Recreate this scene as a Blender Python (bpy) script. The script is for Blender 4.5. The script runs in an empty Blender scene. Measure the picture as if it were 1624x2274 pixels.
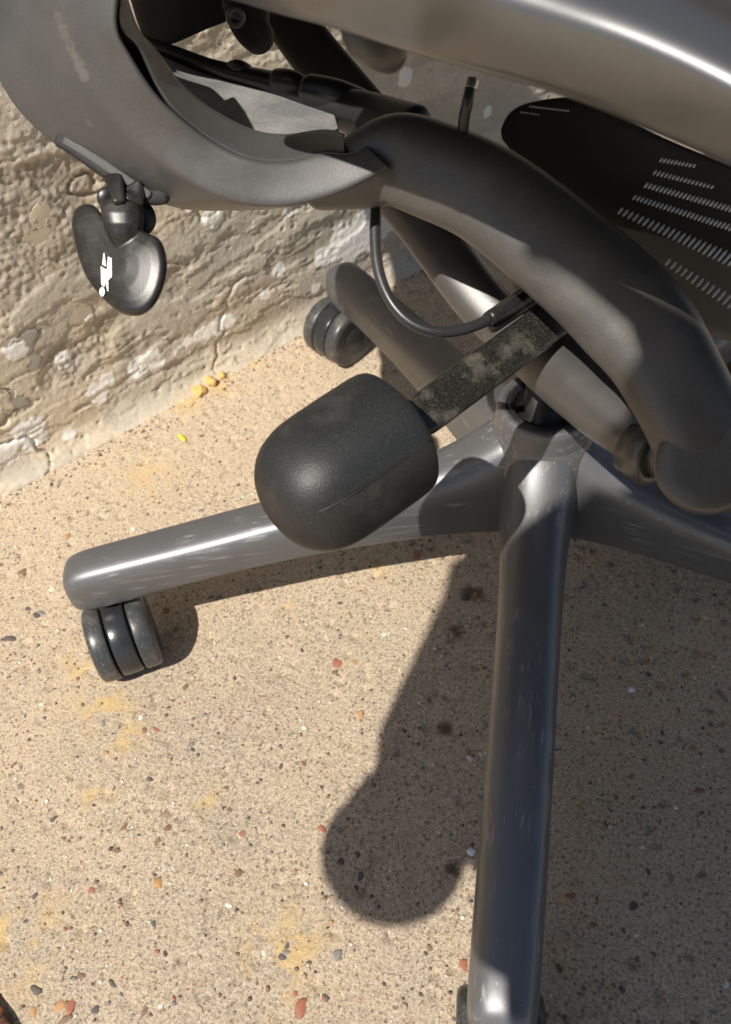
import bpy, bmesh, math, random
import numpy as np
from mathutils import Vector, Matrix
from mathutils.bvhtree import BVHTree

random.seed(7)
rng = np.random.default_rng(11)
scene = bpy.context.scene
col = scene.collection

# ------------------------------------------------------------------ camera
PW, PH, FPX = 1624.0, 2274.0, 1978.32
YAW, PITCH, ROLL = 1.82813, -0.85576, -0.1126
CAM = Vector((-0.01314, -0.42925, 0.56473))
_f = Vector((math.cos(PITCH) * math.cos(YAW), math.cos(PITCH) * math.sin(YAW), math.sin(PITCH)))
_r = _f.cross(Vector((0, 0, 1))).normalized()
_u = _r.cross(_f)
RIGHT = (math.cos(ROLL) * _r + math.sin(ROLL) * _u).normalized()
UP = (-math.sin(ROLL) * _r + math.cos(ROLL) * _u).normalized()
FWD = _f.normalized()
cam_data = bpy.data.cameras.new('camera')
cam = bpy.data.objects.new('camera', cam_data)
col.objects.link(cam)
m = Matrix((RIGHT, UP, -FWD)).transposed().to_4x4()
m.translation = CAM
cam.matrix_world = m
cam_data.sensor_fit = 'HORIZONTAL'
cam_data.sensor_width = 36.0
cam_data.lens = FPX / PW * 36.0
cam_data.clip_start = 0.01
cam_data.clip_end = 300.0
cam_data.dof.use_dof = True
cam_data.dof.focus_distance = 0.5
cam_data.dof.aperture_fstop = 18.0
scene.camera = cam

# ------------------------------------------------------------------ light
SX, SY = 0.30, 0.65                                    # shadow reach per metre of height
SUN = Vector((-SX, -SY, 1.0)).normalized()          # towards the sun
world = bpy.data.worlds.new('World')
scene.world = world
world.use_nodes = True
wn = world.node_tree
bg = wn.nodes['Background']
sky = wn.nodes.new('ShaderNodeTexSky')
sky.sky_type = 'NISHITA'
sky.sun_disc = False
sky.sun_elevation = math.asin(SUN.z)
sky.sun_rotation = math.atan2(SUN.x, SUN.y)
wn.links.new(sky.outputs[0], bg.inputs[0])
bg.inputs[1].default_value = 0.08
sd = bpy.data.lights.new('sun', 'SUN')
sd.energy = 5.0
sd.angle = math.radians(0.53)
sd.color = (1.0, 0.94, 0.85)
sun = bpy.data.objects.new('sun', sd)
col.objects.link(sun)
sun.rotation_euler = (-SUN).to_track_quat('-Z', 'Y').to_euler()
sun.location = (-1, -2, 3)
scene.view_settings.view_transform = 'Standard'
scene.view_settings.look = 'None'
scene.view_settings.exposure = 0.25
scene.view_settings.gamma = 1.0
scene.view_settings.use_curve_mapping = False


# ------------------------------------------------------------------ helpers
def at(x, y, dep):
    """point of the surveyed place at a given distance along the lens axis"""
    return CAM + (RIGHT * ((x - PW / 2) / FPX) + UP * ((PH / 2 - y) / FPX) + FWD) * dep


def atz(x, y, z):
    v = RIGHT * ((x - PW / 2) / FPX) + UP * ((PH / 2 - y) / FPX) + FWD
    return CAM + v * ((z - CAM.z) / v.z)


def link(name, me, mat, parent=None, smooth=True):
    o = bpy.data.objects.new(name, me)
    col.objects.link(o)
    if mat is not None and not me.materials:
        me.materials.append(mat)
    if parent is not None:
        o.parent = parent
    if smooth:
        me.polygons.foreach_set('use_smooth', [True] * len(me.polygons))
    return o


def mesh(name, verts, faces):
    me = bpy.data.meshes.new(name)
    me.from_pydata([tuple(v) for v in verts], [], faces)
    me.update()
    return me


def tag(o, label, cat, group=None):
    o['label'] = label
    o['category'] = cat
    if group:
        o['group'] = group
    return o


def fix_normals(me):
    bm = bmesh.new()
    bm.from_mesh(me)
    bmesh.ops.remove_doubles(bm, verts=bm.verts, dist=1e-6)
    bmesh.ops.recalc_face_normals(bm, faces=bm.faces)
    bm.to_mesh(me)
    bm.free()


def subsurf(o, lv):
    if lv:
        md = o.modifiers.new('subsurf', 'SUBSURF')
        md.levels = lv
        md.render_levels = lv
    return o


def spline(pts, n):
    """Catmull-Rom through pts, n samples evenly spaced by length"""
    P = [Vector(p) for p in pts]
    if len(P) == 2:
        return [P[0].lerp(P[1], i / (n - 1)) for i in range(n)]
    ext = [P[0] * 2 - P[1]] + P + [P[-1] * 2 - P[-2]]
    dense = []
    for i in range(1, len(ext) - 2):
        a, b, c, e = ext[i - 1:i + 3]
        for k in range(24):
            t = k / 24
            dense.append(0.5 * ((2 * b) + (c - a) * t + (2 * a - 5 * b + 4 * c - e) * t * t + (3 * b - a - 3 * c + e) * t ** 3))
    dense.append(P[-1])
    cum = [0]
    for i in range(1, len(dense)):
        cum.append(cum[-1] + (dense[i] - dense[i - 1]).length)
    out = []
    j = 0
    for i in range(n):
        s = cum[-1] * i / (n - 1)
        while j < len(cum) - 2 and cum[j + 1] < s:
            j += 1
        d = cum[j + 1] - cum[j]
        out.append(dense[j].lerp(dense[j + 1], 0 if d == 0 else (s - cum[j]) / d))
    return out


def rings_mesh(name, rings, caps=True, closed=True):
    k = len(rings[0])
    verts = [v for r in rings for v in r]
    faces = []
    for i in range(len(rings) - 1):
        for j in range(k if closed else k - 1):
            a = i * k + j
            b = i * k + (j + 1) % k
            faces.append((a, b, b + k, a + k))
    if caps and closed:
        for i, rev in ((0, True), (len(rings) - 1, False)):
            c = sum((Vector(v) for v in rings[i]), Vector()) / k
            ci = len(verts)
            verts.append(c)
            for j in range(k):
                t = (i * k + j, i * k + (j + 1) % k, ci)
                faces.append(t[::-1] if rev else t)
    me = mesh(name, verts, faces)
    fix_normals(me)
    return me


def rails(name, rl, mat, parent, n=36, sub=2, sup=0.14, world_pts=False):
    """solid swept between rails (each a curve); corners softened by support loops"""
    S = [spline(r if world_pts else [at(*p) for p in r], n) for r in rl]
    rings = []
    for i in range(n):
        ring = []
        for j in range(len(S)):
            a, b = S[j][i], S[(j + 1) % len(S)][i]
            ring += [a.lerp(b, sup), a.lerp(b, 0.5), a.lerp(b, 1 - sup)]
        rings.append(ring)
    # end support
    c0, c1 = rings[0], rings[-1]
    rings = [c0] + [[v.lerp(w, 0.25) for v, w in zip(c0, rings[1])]] + rings[1:-1] + [[v.lerp(w, 0.25) for v, w in zip(c1, rings[-2])]] + [c1]
    o = link(name, rings_mesh(name, rings), mat, parent)
    return subsurf(o, sub)


def sweep(name, pts, ab, mat, parent, n=32, k=20, ex=2.0, ref=None, sub=1, cap_round=0.0):
    """bar along world pts; ab = (half-width, half-thickness) pairs; width lies across ref"""
    C = spline(pts, n)
    rings = []
    for i in range(n):
        t = (C[min(i + 1, n - 1)] - C[max(i - 1, 0)]).normalized()
        rv = (ref if ref is not None else (C[i] - CAM)).normalized()
        s = t.cross(rv).normalized()
        nn = s.cross(t).normalized()
        f = i / (n - 1) * (len(ab) - 1)
        j = min(int(f), len(ab) - 2) if len(ab) > 1 else 0
        q = f - j
        a = ab[j][0] * (1 - q) + ab[min(j + 1, len(ab) - 1)][0] * q
        b = ab[j][1] * (1 - q) + ab[min(j + 1, len(ab) - 1)][1] * q
        rings.append((C[i], t, s, nn, a, b))

    def ring(c, s, nn, a, b):
        out = []
        for q in range(k):
            th = 2 * math.pi * q / k
            cx, sx = math.cos(th), math.sin(th)
            out.append(c + s * (a * math.copysign(abs(cx) ** (2 / ex), cx)) + nn * (b * math.copysign(abs(sx) ** (2 / ex), sx)))
        return out
    R = []
    c, t, s, nn, a, b = rings[0]
    if cap_round:
        for g in (80, 60, 35, 15):
            g = math.radians(g)
            R.append(ring(c - t * cap_round * math.sin(g), s, nn, a * math.cos(g), b * math.cos(g)))
    for (c, t, s, nn, a, b) in rings:
        R.append(ring(c, s, nn, a, b))
    if cap_round:
        c, t, s, nn, a, b = rings[-1]
        for g in (15, 35, 60, 80):
            g = math.radians(g)
            R.append(ring(c + t * cap_round * math.sin(g), s, nn, a * math.cos(g), b * math.cos(g)))
    o = link(name, rings_mesh(name, R), mat, parent)
    return subsurf(o, sub)


def lathe(name, c, axis, prof, mat, parent, k=40, e0=None, sub=0, ex=2.0):
    """prof = [(along, radius)] about axis through c"""
    ax = axis.normalized()
    e1 = (e0 or (Vector((0, 0, 1)) if abs(ax.z) < 0.9 else Vector((1, 0, 0))))
    e1 = (e1 - ax * e1.dot(ax)).normalized()
    e2 = ax.cross(e1)
    R = []
    for (h, r) in prof:
        R.append([c + ax * h + (e1 * math.cos(2 * math.pi * q / k) + e2 * math.sin(2 * math.pi * q / k)) * (r / (abs(math.cos(2 * math.pi * q / k)) ** ex + abs(math.sin(2 * math.pi * q / k)) ** ex) ** (1 / ex)) for q in range(k)])
    o = link(name, rings_mesh(name, R), mat, parent)
    return subsurf(o, sub)


# numpy value noise -------------------------------------------------------
_tab = rng.random((256, 256))


def vnoise(x, y, seed=0):
    x = x + seed * 17.31
    y = y + seed * 9.77
    xi = np.floor(x).astype(int)
    yi = np.floor(y).astype(int)
    fx = x - xi
    fy = y - yi
    fx = fx * fx * fx * (fx * (fx * 6 - 15) + 10)
    fy = fy * fy * fy * (fy * (fy * 6 - 15) + 10)
    g = lambda a, b: _tab[a & 255, b & 255]
    return (g(xi, yi) * (1 - fx) + g(xi + 1, yi) * fx) * (1 - fy) + (g(xi, yi + 1) * (1 - fx) + g(xi + 1, yi + 1) * fx) * fy


def fbm(x, y, o=4, seed=0, gain=0.5):
    s = 0
    a = 1
    t = 0
    for k in range(o):
        s = s + a * vnoise(x * 2 ** k, y * 2 ** k, seed + k * 3.7)
        t += a
        a *= gain
    return s / t


def worley(x, y, seed=0):
    xi = np.floor(x).astype(int)
    yi = np.floor(y).astype(int)
    d = np.full(x.shape, 9.0)
    idv = np.zeros(x.shape)
    for a in (-1, 0, 1):
        for b in (-1, 0, 1):
            gx, gy = xi + a, yi + b
            px = gx + _tab[(gx * 7 + seed * 13) & 255, (gy * 3 + 5) & 255]
            py = gy + _tab[(gx * 5 + 91) & 255, (gy * 11 + seed * 29) & 255]
            dd = np.hypot(px - x, py - y)
            idv = np.where(dd < d, _tab[(gx + 31) & 255, (gy + 77 + seed) & 255], idv)
            d = np.minimum(d, dd)
    return d, idv


def sstep(a, b, x):
    t = np.clip((x - a) / (b - a), 0, 1)
    return t * t * (3 - 2 * t)


# ------------------------------------------------------------------ materials
class NT:
    def __init__(self, name):
        self.m = bpy.data.materials.new(name)
        self.m.use_nodes = True
        self.t = self.m.node_tree
        self.b = self.t.nodes['Principled BSDF']
        tc = self.t.nodes.new('ShaderNodeTexCoord')
        self.obj = tc.outputs['Object']

    def noise(self, scale, detail=3, rough=0.55, vec=None, dist=0):
        n = self.t.nodes.new('ShaderNodeTexNoise')
        n.inputs['Scale'].default_value = scale
        n.inputs['Detail'].default_value = detail
        n.inputs['Roughness'].default_value = rough
        n.inputs['Distortion'].default_value = dist
        self.t.links.new(vec or self.obj, n.inputs['Vector'])
        return n.outputs[0]

    def voro(self, scale, out='Distance', vec=None):
        n = self.t.nodes.new('ShaderNodeTexVoronoi')
        n.inputs['Scale'].default_value = scale
        self.t.links.new(vec or self.obj, n.inputs['Vector'])
        return n.outputs[out]

    def ramp(self, fac, stops):
        n = self.t.nodes.new('ShaderNodeValToRGB')
        el = n.color_ramp.elements
        while len(el) < len(stops):
            el.new(0.5)
        for e, (p, c) in zip(el, stops):
            e.position = p
            e.color = (*c, 1) if not isinstance(c, (int, float)) else (c, c, c, 1)
        self.t.links.new(fac, n.inputs[0])
        return n.outputs[0]

    def mix(self, fac, a, b, mode='MIX'):
        n = self.t.nodes.new('ShaderNodeMix')
        n.data_type = 'RGBA'
        n.blend_type = mode
        for s, v in ((n.inputs[0], fac), (n.inputs[6], a), (n.inputs[7], b)):
            if isinstance(v, (int, float)):
                s.default_value = v if s is n.inputs[0] else (v, v, v, 1)
            elif isinstance(v, tuple):
                s.default_value = (*v, 1)
            else:
                self.t.links.new(v, s)
        return n.outputs[2]

    def math(self, op, a, b=0.0):
        n = self.t.nodes.new('ShaderNodeMath')
        n.operation = op
        for s, v in zip(n.inputs, (a, b)):
            if isinstance(v, (int, float)):
                s.default_value = v
            else:
                self.t.links.new(v, s)
        return n.outputs[0]

    def attr(self, name):
        n = self.t.nodes.new('ShaderNodeAttribute')
        n.attribute_name = name
        return n.outputs['Fac']

    def bump(self, h, strength, dist):
        n = self.t.nodes.new('ShaderNodeBump')
        n.inputs['Strength'].default_value = strength
        n.inputs['Distance'].default_value = dist
        self.t.links.new(h, n.inputs['Height'])
        self.t.links.new(n.outputs[0], self.b.inputs['Normal'])

    def set(self, **kw):
        for k, v in kw.items():
            s = self.b.inputs[k.replace('_', ' ')]
            if isinstance(v, tuple):
                s.default_value = (*v, 1)
            elif isinstance(v, (int, float)):
                s.default_value = v
            else:
                self.t.links.new(v, s)
        return self.m


def painted(name, base, rough, dust=0.25, dustcol=(0.42, 0.39, 0.33), grain=1600, bump=0.06, metallic=0.0, patch=18, lo=0.52):
    """satin paint or moulded plastic with specks and dusty patches"""
    k = NT(name)
    speck = k.ramp(k.noise(grain, 2, 0.6), [(0.56, 0.0), (0.70, 1.0)])
    big = k.ramp(k.noise(patch, 5, 0.62), [(lo, 0.0), (lo + 0.25, 1.0)])
    f = k.math('MULTIPLY', k.math('ADD', k.math('MULTIPLY', speck, 0.45), k.math('MULTIPLY', big, 0.4)), dust)
    tone = k.mix(k.noise(60, 3), tuple(c * 0.88 for c in base), tuple(min(1, c * 1.12) for c in base))
    c = k.mix(f, tone, dustcol)
    r = k.math('ADD', k.math('MULTIPLY', big, 0.12), rough)
    k.bump(k.noise(grain * 0.6, 2, 0.5), bump, 0.0006)
    return k.set(Base_Color=c, Roughness=r, Metallic=metallic)


M = {}
M['graphite'] = painted('graphite_paint', (0.115, 0.112, 0.108), 0.38, 0.15, metallic=0.55)
M['yoke'] = painted('graphite_yoke_paint', (0.098, 0.095, 0.09), 0.42, 0.34, grain=1500, lo=0.5, metallic=0.45)
M['armpaint'] = painted('graphite_arm_paint', (0.1, 0.101, 0.102), 0.41, 0.32, grain=1500, lo=0.52, metallic=0.35)
SCUFF = [((146 + 6.2 * i, 40 + 17 * i, 0.3765 + 0.00105 * i), 0.0052) for i in range(8)] + [((207, 266, .404), .0045)]


def scuffs(mat, pts, colr):
    """scuffed, dusty marks of their own shape at surveyed places on the arm"""
    t = mat.node_tree
    bs = t.nodes['Principled BSDF']
    old = bs.inputs['Base Color'].links[0].from_socket
    geo = t.nodes.new('ShaderNodeNewGeometry')
    nz = t.nodes.new('ShaderNodeTexNoise')
    nz.inputs['Scale'].default_value = 520
    nz.inputs['Detail'].default_value = 4
    t.links.new(geo.outputs['Position'], nz.inputs['Vector'])
    acc = None
    for p, r in pts:
        d = t.nodes.new('ShaderNodeVectorMath')
        d.operation = 'DISTANCE'
        t.links.new(geo.outputs['Position'], d.inputs[0])
        d.inputs[1].default_value = at(*p)
        mr = t.nodes.new('ShaderNodeMapRange')
        mr.inputs['From Min'].default_value = r * 1.5
        mr.inputs['From Max'].default_value = r * 0.3
        t.links.new(d.outputs['Value'], mr.inputs['Value'])
        if acc is None:
            acc = mr.outputs[0]
        else:
            mx = t.nodes.new('ShaderNodeMath')
            mx.operation = 'MAXIMUM'
            t.links.new(acc, mx.inputs[0])
            t.links.new(mr.outputs[0], mx.inputs[1])
            acc = mx.outputs[0]
    ad = t.nodes.new('ShaderNodeMath')
    ad.operation = 'ADD'
    t.links.new(acc, ad.inputs[0])
    t.links.new(nz.outputs[0], ad.inputs[1])
    mr = t.nodes.new('ShaderNodeMapRange')
    mr.inputs['From Min'].default_value = 0.98
    mr.inputs['From Max'].default_value = 1.35
    mr.inputs['To Max'].default_value = 0.32
    t.links.new(ad.outputs[0], mr.inputs['Value'])
    mix = t.nodes.new('ShaderNodeMix')
    mix.data_type = 'RGBA'
    t.links.new(mr.outputs[0], mix.inputs[0])
    t.links.new(old, mix.inputs[6])
    mix.inputs[7].default_value = (*colr, 1)
    t.links.new(mix.outputs[2], bs.inputs['Base Color'])


scuffs(M['armpaint'], SCUFF, (0.3, 0.29, 0.25))
M['black'] = painted('black_plastic', (0.010, 0.010, 0.011), 0.38, 0.12, grain=2200, bump=0.05)
M['paddle'] = painted('black_paddle_plastic', (0.012, 0.0117, 0.011), 0.36, 0.16, grain=1500, bump=0.05, patch=60, lo=0.52)
M['knob'] = painted('black_knob_rubber', (0.014, 0.0155, 0.017), 0.5, 0.2, grain=1700, bump=0.28, patch=30)
M['shaft'] = painted('dusty_black_steel', (0.011, 0.011, 0.009), 0.34, 0.75, dustcol=(0.36, 0.34, 0.28), grain=2000, bump=0.15, patch=70, lo=0.5)
M['tray'] = painted('dusty_tray_paint', (0.17, 0.175, 0.18), 0.6, 1.2, dustcol=(0.42, 0.41, 0.38), grain=900, patch=25, lo=0.44)
M['rubber'] = painted('grey_tread', (0.04, 0.043, 0.045), 0.34, 0.55, grain=700, patch=60)
M['hood'] = painted('caster_hood_plastic', (0.022, 0.024, 0.028), 0.25, 0.15)
M['cable'] = painted('cable_sheath', (0.02, 0.021, 0.024), 0.35, 0.2)
M['dark'] = painted('seat_underside_plastic', (0.016, 0.015, 0.013), 0.7, 0.05)
M['plate'] = painted('matt_lever_plate', (0.045, 0.045, 0.045), 0.62, 0.3)
M['matt'] = painted('matt_black_plastic', (0.009, 0.009, 0.009), 0.7, 0.1)
M['pan'] = painted('seat_pan_plastic', (0.17, 0.155, 0.13), 0.6, 0.1)
M['seat'] = painted('seat_frame_plastic', (0.165, 0.165, 0.165), 0.29, 0.1, grain=2600, bump=0.03, patch=14, metallic=0.75)
k = NT('base_leg_paint')
mp = k.t.nodes.new('ShaderNodeMapping')
mp.inputs['Scale'].default_value = (10, 420, 420)
k.t.links.new(k.obj, mp.inputs['Vector'])
scr = k.ramp(k.noise(1.0, 3, 0.6, vec=mp.outputs[0]), [(0.55, 0.0), (0.66, 1.0)])
scuff = k.math('MULTIPLY', scr, k.ramp(k.noise(34, 4, 0.65), [(0.46, 0.0), (0.60, 1.0)]))
chips = k.ramp(k.noise(420, 2, 0.5), [(0.72, 0.0), (0.76, 1.0)])
tone = k.mix(k.noise(40, 4), (0.13, 0.133, 0.14), (0.165, 0.168, 0.175))
c = k.mix(k.math('MULTIPLY', scuff, 0.55), tone, (0.36, 0.36, 0.36))
c = k.mix(k.math('MULTIPLY', chips, 0.5), c, (0.4, 0.4, 0.38))
r = k.math('ADD', k.math('MULTIPLY', k.noise(55, 4, 0.65), 0.2), 0.30)
k.bump(k.noise(700, 3), 0.05, 0.0005)
M['leg'] = k.set(Metallic=0.5, Base_Color=c, Roughness=k.math('ADD', r, k.math('MULTIPLY', scuff, 0.2)))
M['strand'] = NT('sun_toned_strand').set(Base_Color=(0.72, 0.73, 0.74), Roughness=0.5)  # pale colour carries the sunlight caught in the seat mesh
M['white'] = NT('white_print').set(Base_Color=(0.8, 0.82, 0.8), Roughness=0.5)
M['steel'] = NT('bare_steel').set(Base_Color=(0.45, 0.44, 0.42), Roughness=0.35, Metallic=0.9)
M['yellow_foam'] = NT('yellow_foam').set(Base_Color=(0.62, 0.40, 0.14), Roughness=0.9)
M['yellow_plastic'] = NT('yellow_plastic').set(Base_Color=(0.9, 0.78, 0.03), Roughness=0.5)
M['chip'] = NT('white_paint_chip').set(Base_Color=(0.75, 0.78, 0.82), Roughness=0.6)


def stone_mat(name, c):
    k = NT(name)
    cc = k.mix(k.noise(500, 3), tuple(x * 0.7 for x in c), tuple(min(1, x * 1.25) for x in c))
    return k.set(Base_Color=cc, Roughness=0.75)


PEB = [stone_mat(n, c) for n, c in (
    ('pebble_dark', (0.1, 0.088, 0.078)), ('pebble_brown', (0.2, 0.125, 0.08)), ('pebble_tan', (0.36, 0.28, 0.19)),
    ('pebble_red', (0.33, 0.13, 0.075)), ('pebble_ochre', (0.42, 0.24, 0.1)), ('pebble_pale', (0.62, 0.58, 0.5)), ('pebble_grey', (0.2, 0.19, 0.175)))]

# ------------------------------------------------------------------ ground
def graded(lo, hi, step, far):
    a = list(np.arange(lo, hi + step * 0.5, step))
    s = step
    l, r = [], []
    x = lo
    while x > -far:
        s *= 1.6
        x -= s
        l.append(x)
    s = step
    x = a[-1]
    while x < far:
        s *= 1.6
        x += s
        r.append(x)
    return np.array(l[::-1] + a + r)


def grid_faces(nx, ny):
    i = np.arange(nx - 1)[:, None] * ny + np.arange(ny - 1)[None, :]
    f = np.stack([i, i + ny, i + ny + 1, i + 1], -1).reshape(-1, 4)
    return f


def grid_mesh(name, V, nx, ny):
    F = grid_faces(nx, ny)
    me = bpy.data.meshes.new(name)
    me.vertices.add(len(V))
    me.vertices.foreach_set('co', V.astype(np.float32).ravel())
    me.loops.add(F.size)
    me.loops.foreach_set('vertex_index', F.astype(np.int32).ravel())
    me.polygons.add(len(F))
    me.polygons.foreach_set('loop_start', np.arange(0, F.size, 4, dtype=np.int32))
    me.update(calc_edges=True)
    me.validate()
    return me


def set_attr(me, name, arr):
    a = me.attributes.new(name, 'FLOAT', 'POINT')
    a.data.foreach_set('value', arr.astype(np.float32).ravel())


Q0 = Vector((-0.474, 0.034, 0))
WE = Vector((0.668, 0.744, 0)).normalized()
WN = Vector((WE.y, -WE.x, 0))

gx = graded(-0.56, 0.46, 0.0021, 60)
gy = graded(-0.42, 0.78, 0.0021, 60)
X, Y = np.meshgrid(gx, gy, indexing='ij')
near = np.exp(-np.maximum(0, np.hypot(X, Y - 0.1) - 0.9) ** 2 / 0.3)
gz = (fbm(X * 9, Y * 9, 3, 1) - 0.5) * 0.004 + (fbm(X * 190, Y * 190, 2, 2) - 0.5) * 0.0011
wd, wid = worley(X * 85, Y * 85, 3)
pit = (wid > 0.86) * (1 - sstep(0.12, 0.34, wd))
gz = (gz - pit * 0.0022) * near
stain = np.zeros_like(X)
for (px, py, r) in ((235, 1555, .022), (285, 1640, .012), (180, 1480, .016), (215, 1760, .010), (455, 1780, .010), (640, 2110, .022), (600, 2190, .014), (820, 1275, .012), (650, 1340, .007),
                    (490, 850, .018), (560, 800, .012), (420, 900, .014), (20, 2080, .03), (330, 1060, .02)):
    c = atz(px, py, 0)
    stain = np.maximum(stain, np.exp(-((X - c.x) ** 2 + (Y - c.y) ** 2) / r ** 2))
stain *= sstep(0.42, 0.62, fbm(X * 90, Y * 90, 3, 8)) * 0.9
damp = np.zeros_like(X)
for (px, py, r) in ((1010, 1405, .0065), (985, 1445, .005), (1075, 1340, .004), (1005, 1935, .0055), (905, 600, .008), (1050, 1320, .01), (990, 1620, .006)):
    c = atz(px, py, 0)
    damp = np.maximum(damp, np.exp(-(((X - c.x) ** 2 + (Y - c.y) ** 2) / r ** 2) ** 2))
damp *= sstep(0.3, 0.5, fbm(X * 160, Y * 160, 3, 5))
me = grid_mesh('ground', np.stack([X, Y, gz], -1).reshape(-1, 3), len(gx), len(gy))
set_attr(me, 'stain', stain)
set_attr(me, 'damp', damp)
dw = (X - Q0.x) * WN.x + (Y - Q0.y) * WN.y               # slab colour is lighter and warmer towards the wall foot
set_attr(me, 'wall_tone', np.clip(sstep(0.38, 0.05, dw + (fbm(X * 7, Y * 7, 4, 17) - 0.5) * 0.35), 0, 1))
k = NT('concrete')
mott = k.mix(k.ramp(k.noise(14, 5, 0.6), [(0.35, 0.0), (0.68, 1.0)]), (0.43, 0.33, 0.225), (0.30, 0.242, 0.175))
sand = k.ramp(k.noise(520, 4, 0.75), [(0.34, 0.0), (0.66, 1.0)])
c = k.mix(k.math('MULTIPLY', k.attr('wall_tone'), 0.8), mott, (0.54, 0.41, 0.265))
c = k.mix(k.math('MULTIPLY', sand, 0.8), c, (0.78, 0.655, 0.49))
dk = k.ramp(k.noise(380, 4, 0.7), [(0.53, 0.0), (0.66, 1.0)])
c = k.mix(k.math('MULTIPLY', dk, 0.8), c, (0.16, 0.12, 0.085))
fk = k.ramp(k.noise(820, 3, 0.65), [(0.57, 0.0), (0.66, 1.0)])
c = k.mix(k.math('MULTIPLY', fk, 0.75), c, (0.11, 0.088, 0.068))
vd = k.voro(260)
vc = k.voro(260, 'Color')
sep = k.t.nodes.new('ShaderNodeSeparateColor')
k.t.links.new(vc, sep.inputs[0])
grit = k.math('MULTIPLY', k.ramp(vd, [(0.2, 1.0), (0.34, 0.0)]), k.ramp(sep.outputs[0], [(0.56, 0.0), (0.6, 1.0)]))
gritc = k.ramp(sep.outputs[1], [(0.0, (0.1, 0.09, 0.085)), (0.4, (0.22, 0.15, 0.1)), (0.7, (0.3, 0.17, 0.1)), (1.0, (0.6, 0.56, 0.5))])
c = k.mix(k.math('MULTIPLY', grit, 0.8), c, gritc)
c = k.mix(k.math('MULTIPLY', k.attr('stain'), 0.85), c, (0.66, 0.46, 0.19))
c = k.mix(k.math('MULTIPLY', k.attr('damp'), 0.9), c, (0.075, 0.045, 0.03))
k.bump(k.noise(560, 5, 0.8), 0.9, 0.0016)
M['concrete'] = k.set(Base_Color=c, Roughness=0.9)
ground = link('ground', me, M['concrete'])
ground['kind'] = 'structure'

# ------------------------------------------------------------------ wall
def wall_uv(px, py):
    v = RIGHT * ((px - PW / 2) / FPX) + UP * ((PH / 2 - py) / FPX) + FWD
    t = (Q0 - CAM).dot(WN) / v.dot(WN)
    p = CAM + v * t
    return (p - Q0).dot(WE), p.z


uu = graded(-0.16, 0.86, 0.0016, 3.0)
vv = np.concatenate([np.arange(-0.01, 0.42, 0.0016), np.linspace(0.43, 1.1, 40)])
U, V = np.meshgrid(uu, vv, indexing='ij')
wob = (fbm(U * 22, V * 22, 3, 12) - 0.5) * 0.014
strata = fbm(U * 8 + V * 3, (V + wob) * 46, 4, 21, 0.6)
skin1 = sstep(0.485, 0.497, fbm(U * 8 + 3, (V + wob) * 30, 6, 33, 0.6))        # scraped coat that ends in crisp edges
skin2 = sstep(0.53, 0.54, fbm(U * 14 + 1, (V + wob) * 44, 6, 36, 0.6))
broad = fbm(U * 5, V * 6, 3, 41)
crumb = sstep(0.47, 0.53, fbm(U * 9 + 2, V * 10, 4, 52, 0.6)) * sstep(0.40, 0.12, U) * sstep(0.02, 0.08, V)
wd1, wid1 = worley(U * 60, V * 66, 5)
wd2, wid2 = worley(U * 170, V * 180, 6)
wd3, wid3 = worley(U * 330, V * 330, 9)
rough = fbm(U * 120, V * 150, 4, 61, 0.65)
h = (broad - 0.5) * 0.009 + (strata - 0.5) * 0.0016 + skin1 * 0.0010 + skin2 * 0.0007 + (rough - 0.5) * 0.0005 + (fbm(U * 420, V * 420, 2, 77) - 0.5) * 0.0006
h += crumb * (-0.0018 + (0.6 - wd2) * 0.0016 * (wid2 > 0.3) + (0.6 - wd3) * 0.0010)
pits = (wid2 > 0.965) * (1 - sstep(0.1, 0.5, wd2)) * 0.0016 * (1 - crumb)
h -= pits
ridge = np.abs(fbm(U * 5 + wob * 6, V * 9, 5, 88) - 0.5)
crack = (1 - sstep(0.0, 0.008, ridge)) * sstep(0.45, 0.1, U)
h -= crack * 0.004
h += 0.012 * np.clip(1 - V / 0.03, 0, 1) ** 2
white = np.zeros_like(U)
for (px, py, r) in ((60, 965, .017), (10, 1000, .013), (75, 940, .009), (150, 960, .006), (215, 865, .011), (235, 840, .008), (310, 815, .012), (340, 800, .012), (400, 780, .008), (420, 765, .009), (450, 745, .010), (480, 725, .009), (505, 710, .008),
                    (590, 650, .007), (620, 600, .008), (720, 570, .010), (770, 545, .022), (815, 520, .024), (855, 495, .02), (700, 640, .006), (640, 470, .005), (690, 420, .005), (265, 500, .004), (900, 170, .008), (1030, 270, .006), (1085, 250, .006),
                    (600, 200, .006), (640, 190, .005), (470, 480, .01), (190, 700, .006), (30, 770, .01), (140, 800, .008), (330, 640, .005)):
    a, b = wall_uv(px, py)
    white = np.maximum(white, np.exp(-((U - a) ** 2 + (V - b) ** 2) / r ** 2))
wmask = sstep(0.33, 0.37, white * (0.1 + 1.7 * fbm(U * 70, V * 130, 5, 91, 0.65)))
h += wmask * 0.0005
pale = sstep(0.52, 0.62, fbm(U * 13, V * 15, 4, 95)) * sstep(0.42, 0.1, U)
far_ = sstep(1.1, 2.0, np.abs(U - 0.3))
h = h * (1 - far_)
P = np.stack([Q0.x + WE.x * U + WN.x * h, Q0.y + WE.y * U + WN.y * h, V], -1).reshape(-1, 3)
me = grid_mesh('wall', P, len(uu), len(vv))
set_attr(me, 'white', wmask)
set_attr(me, 'pale', pale)
set_attr(me, 'skin', np.clip(skin1 * 0.5 + skin2 * 0.5, 0, 1))
set_attr(me, 'crumb', np.clip(crumb * (0.25 + wd2 * 0.9) + crack * 0.5 + pits * 150 + (1 - skin1) * 0.22, 0, 1))
k = NT('rough_render')
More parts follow.
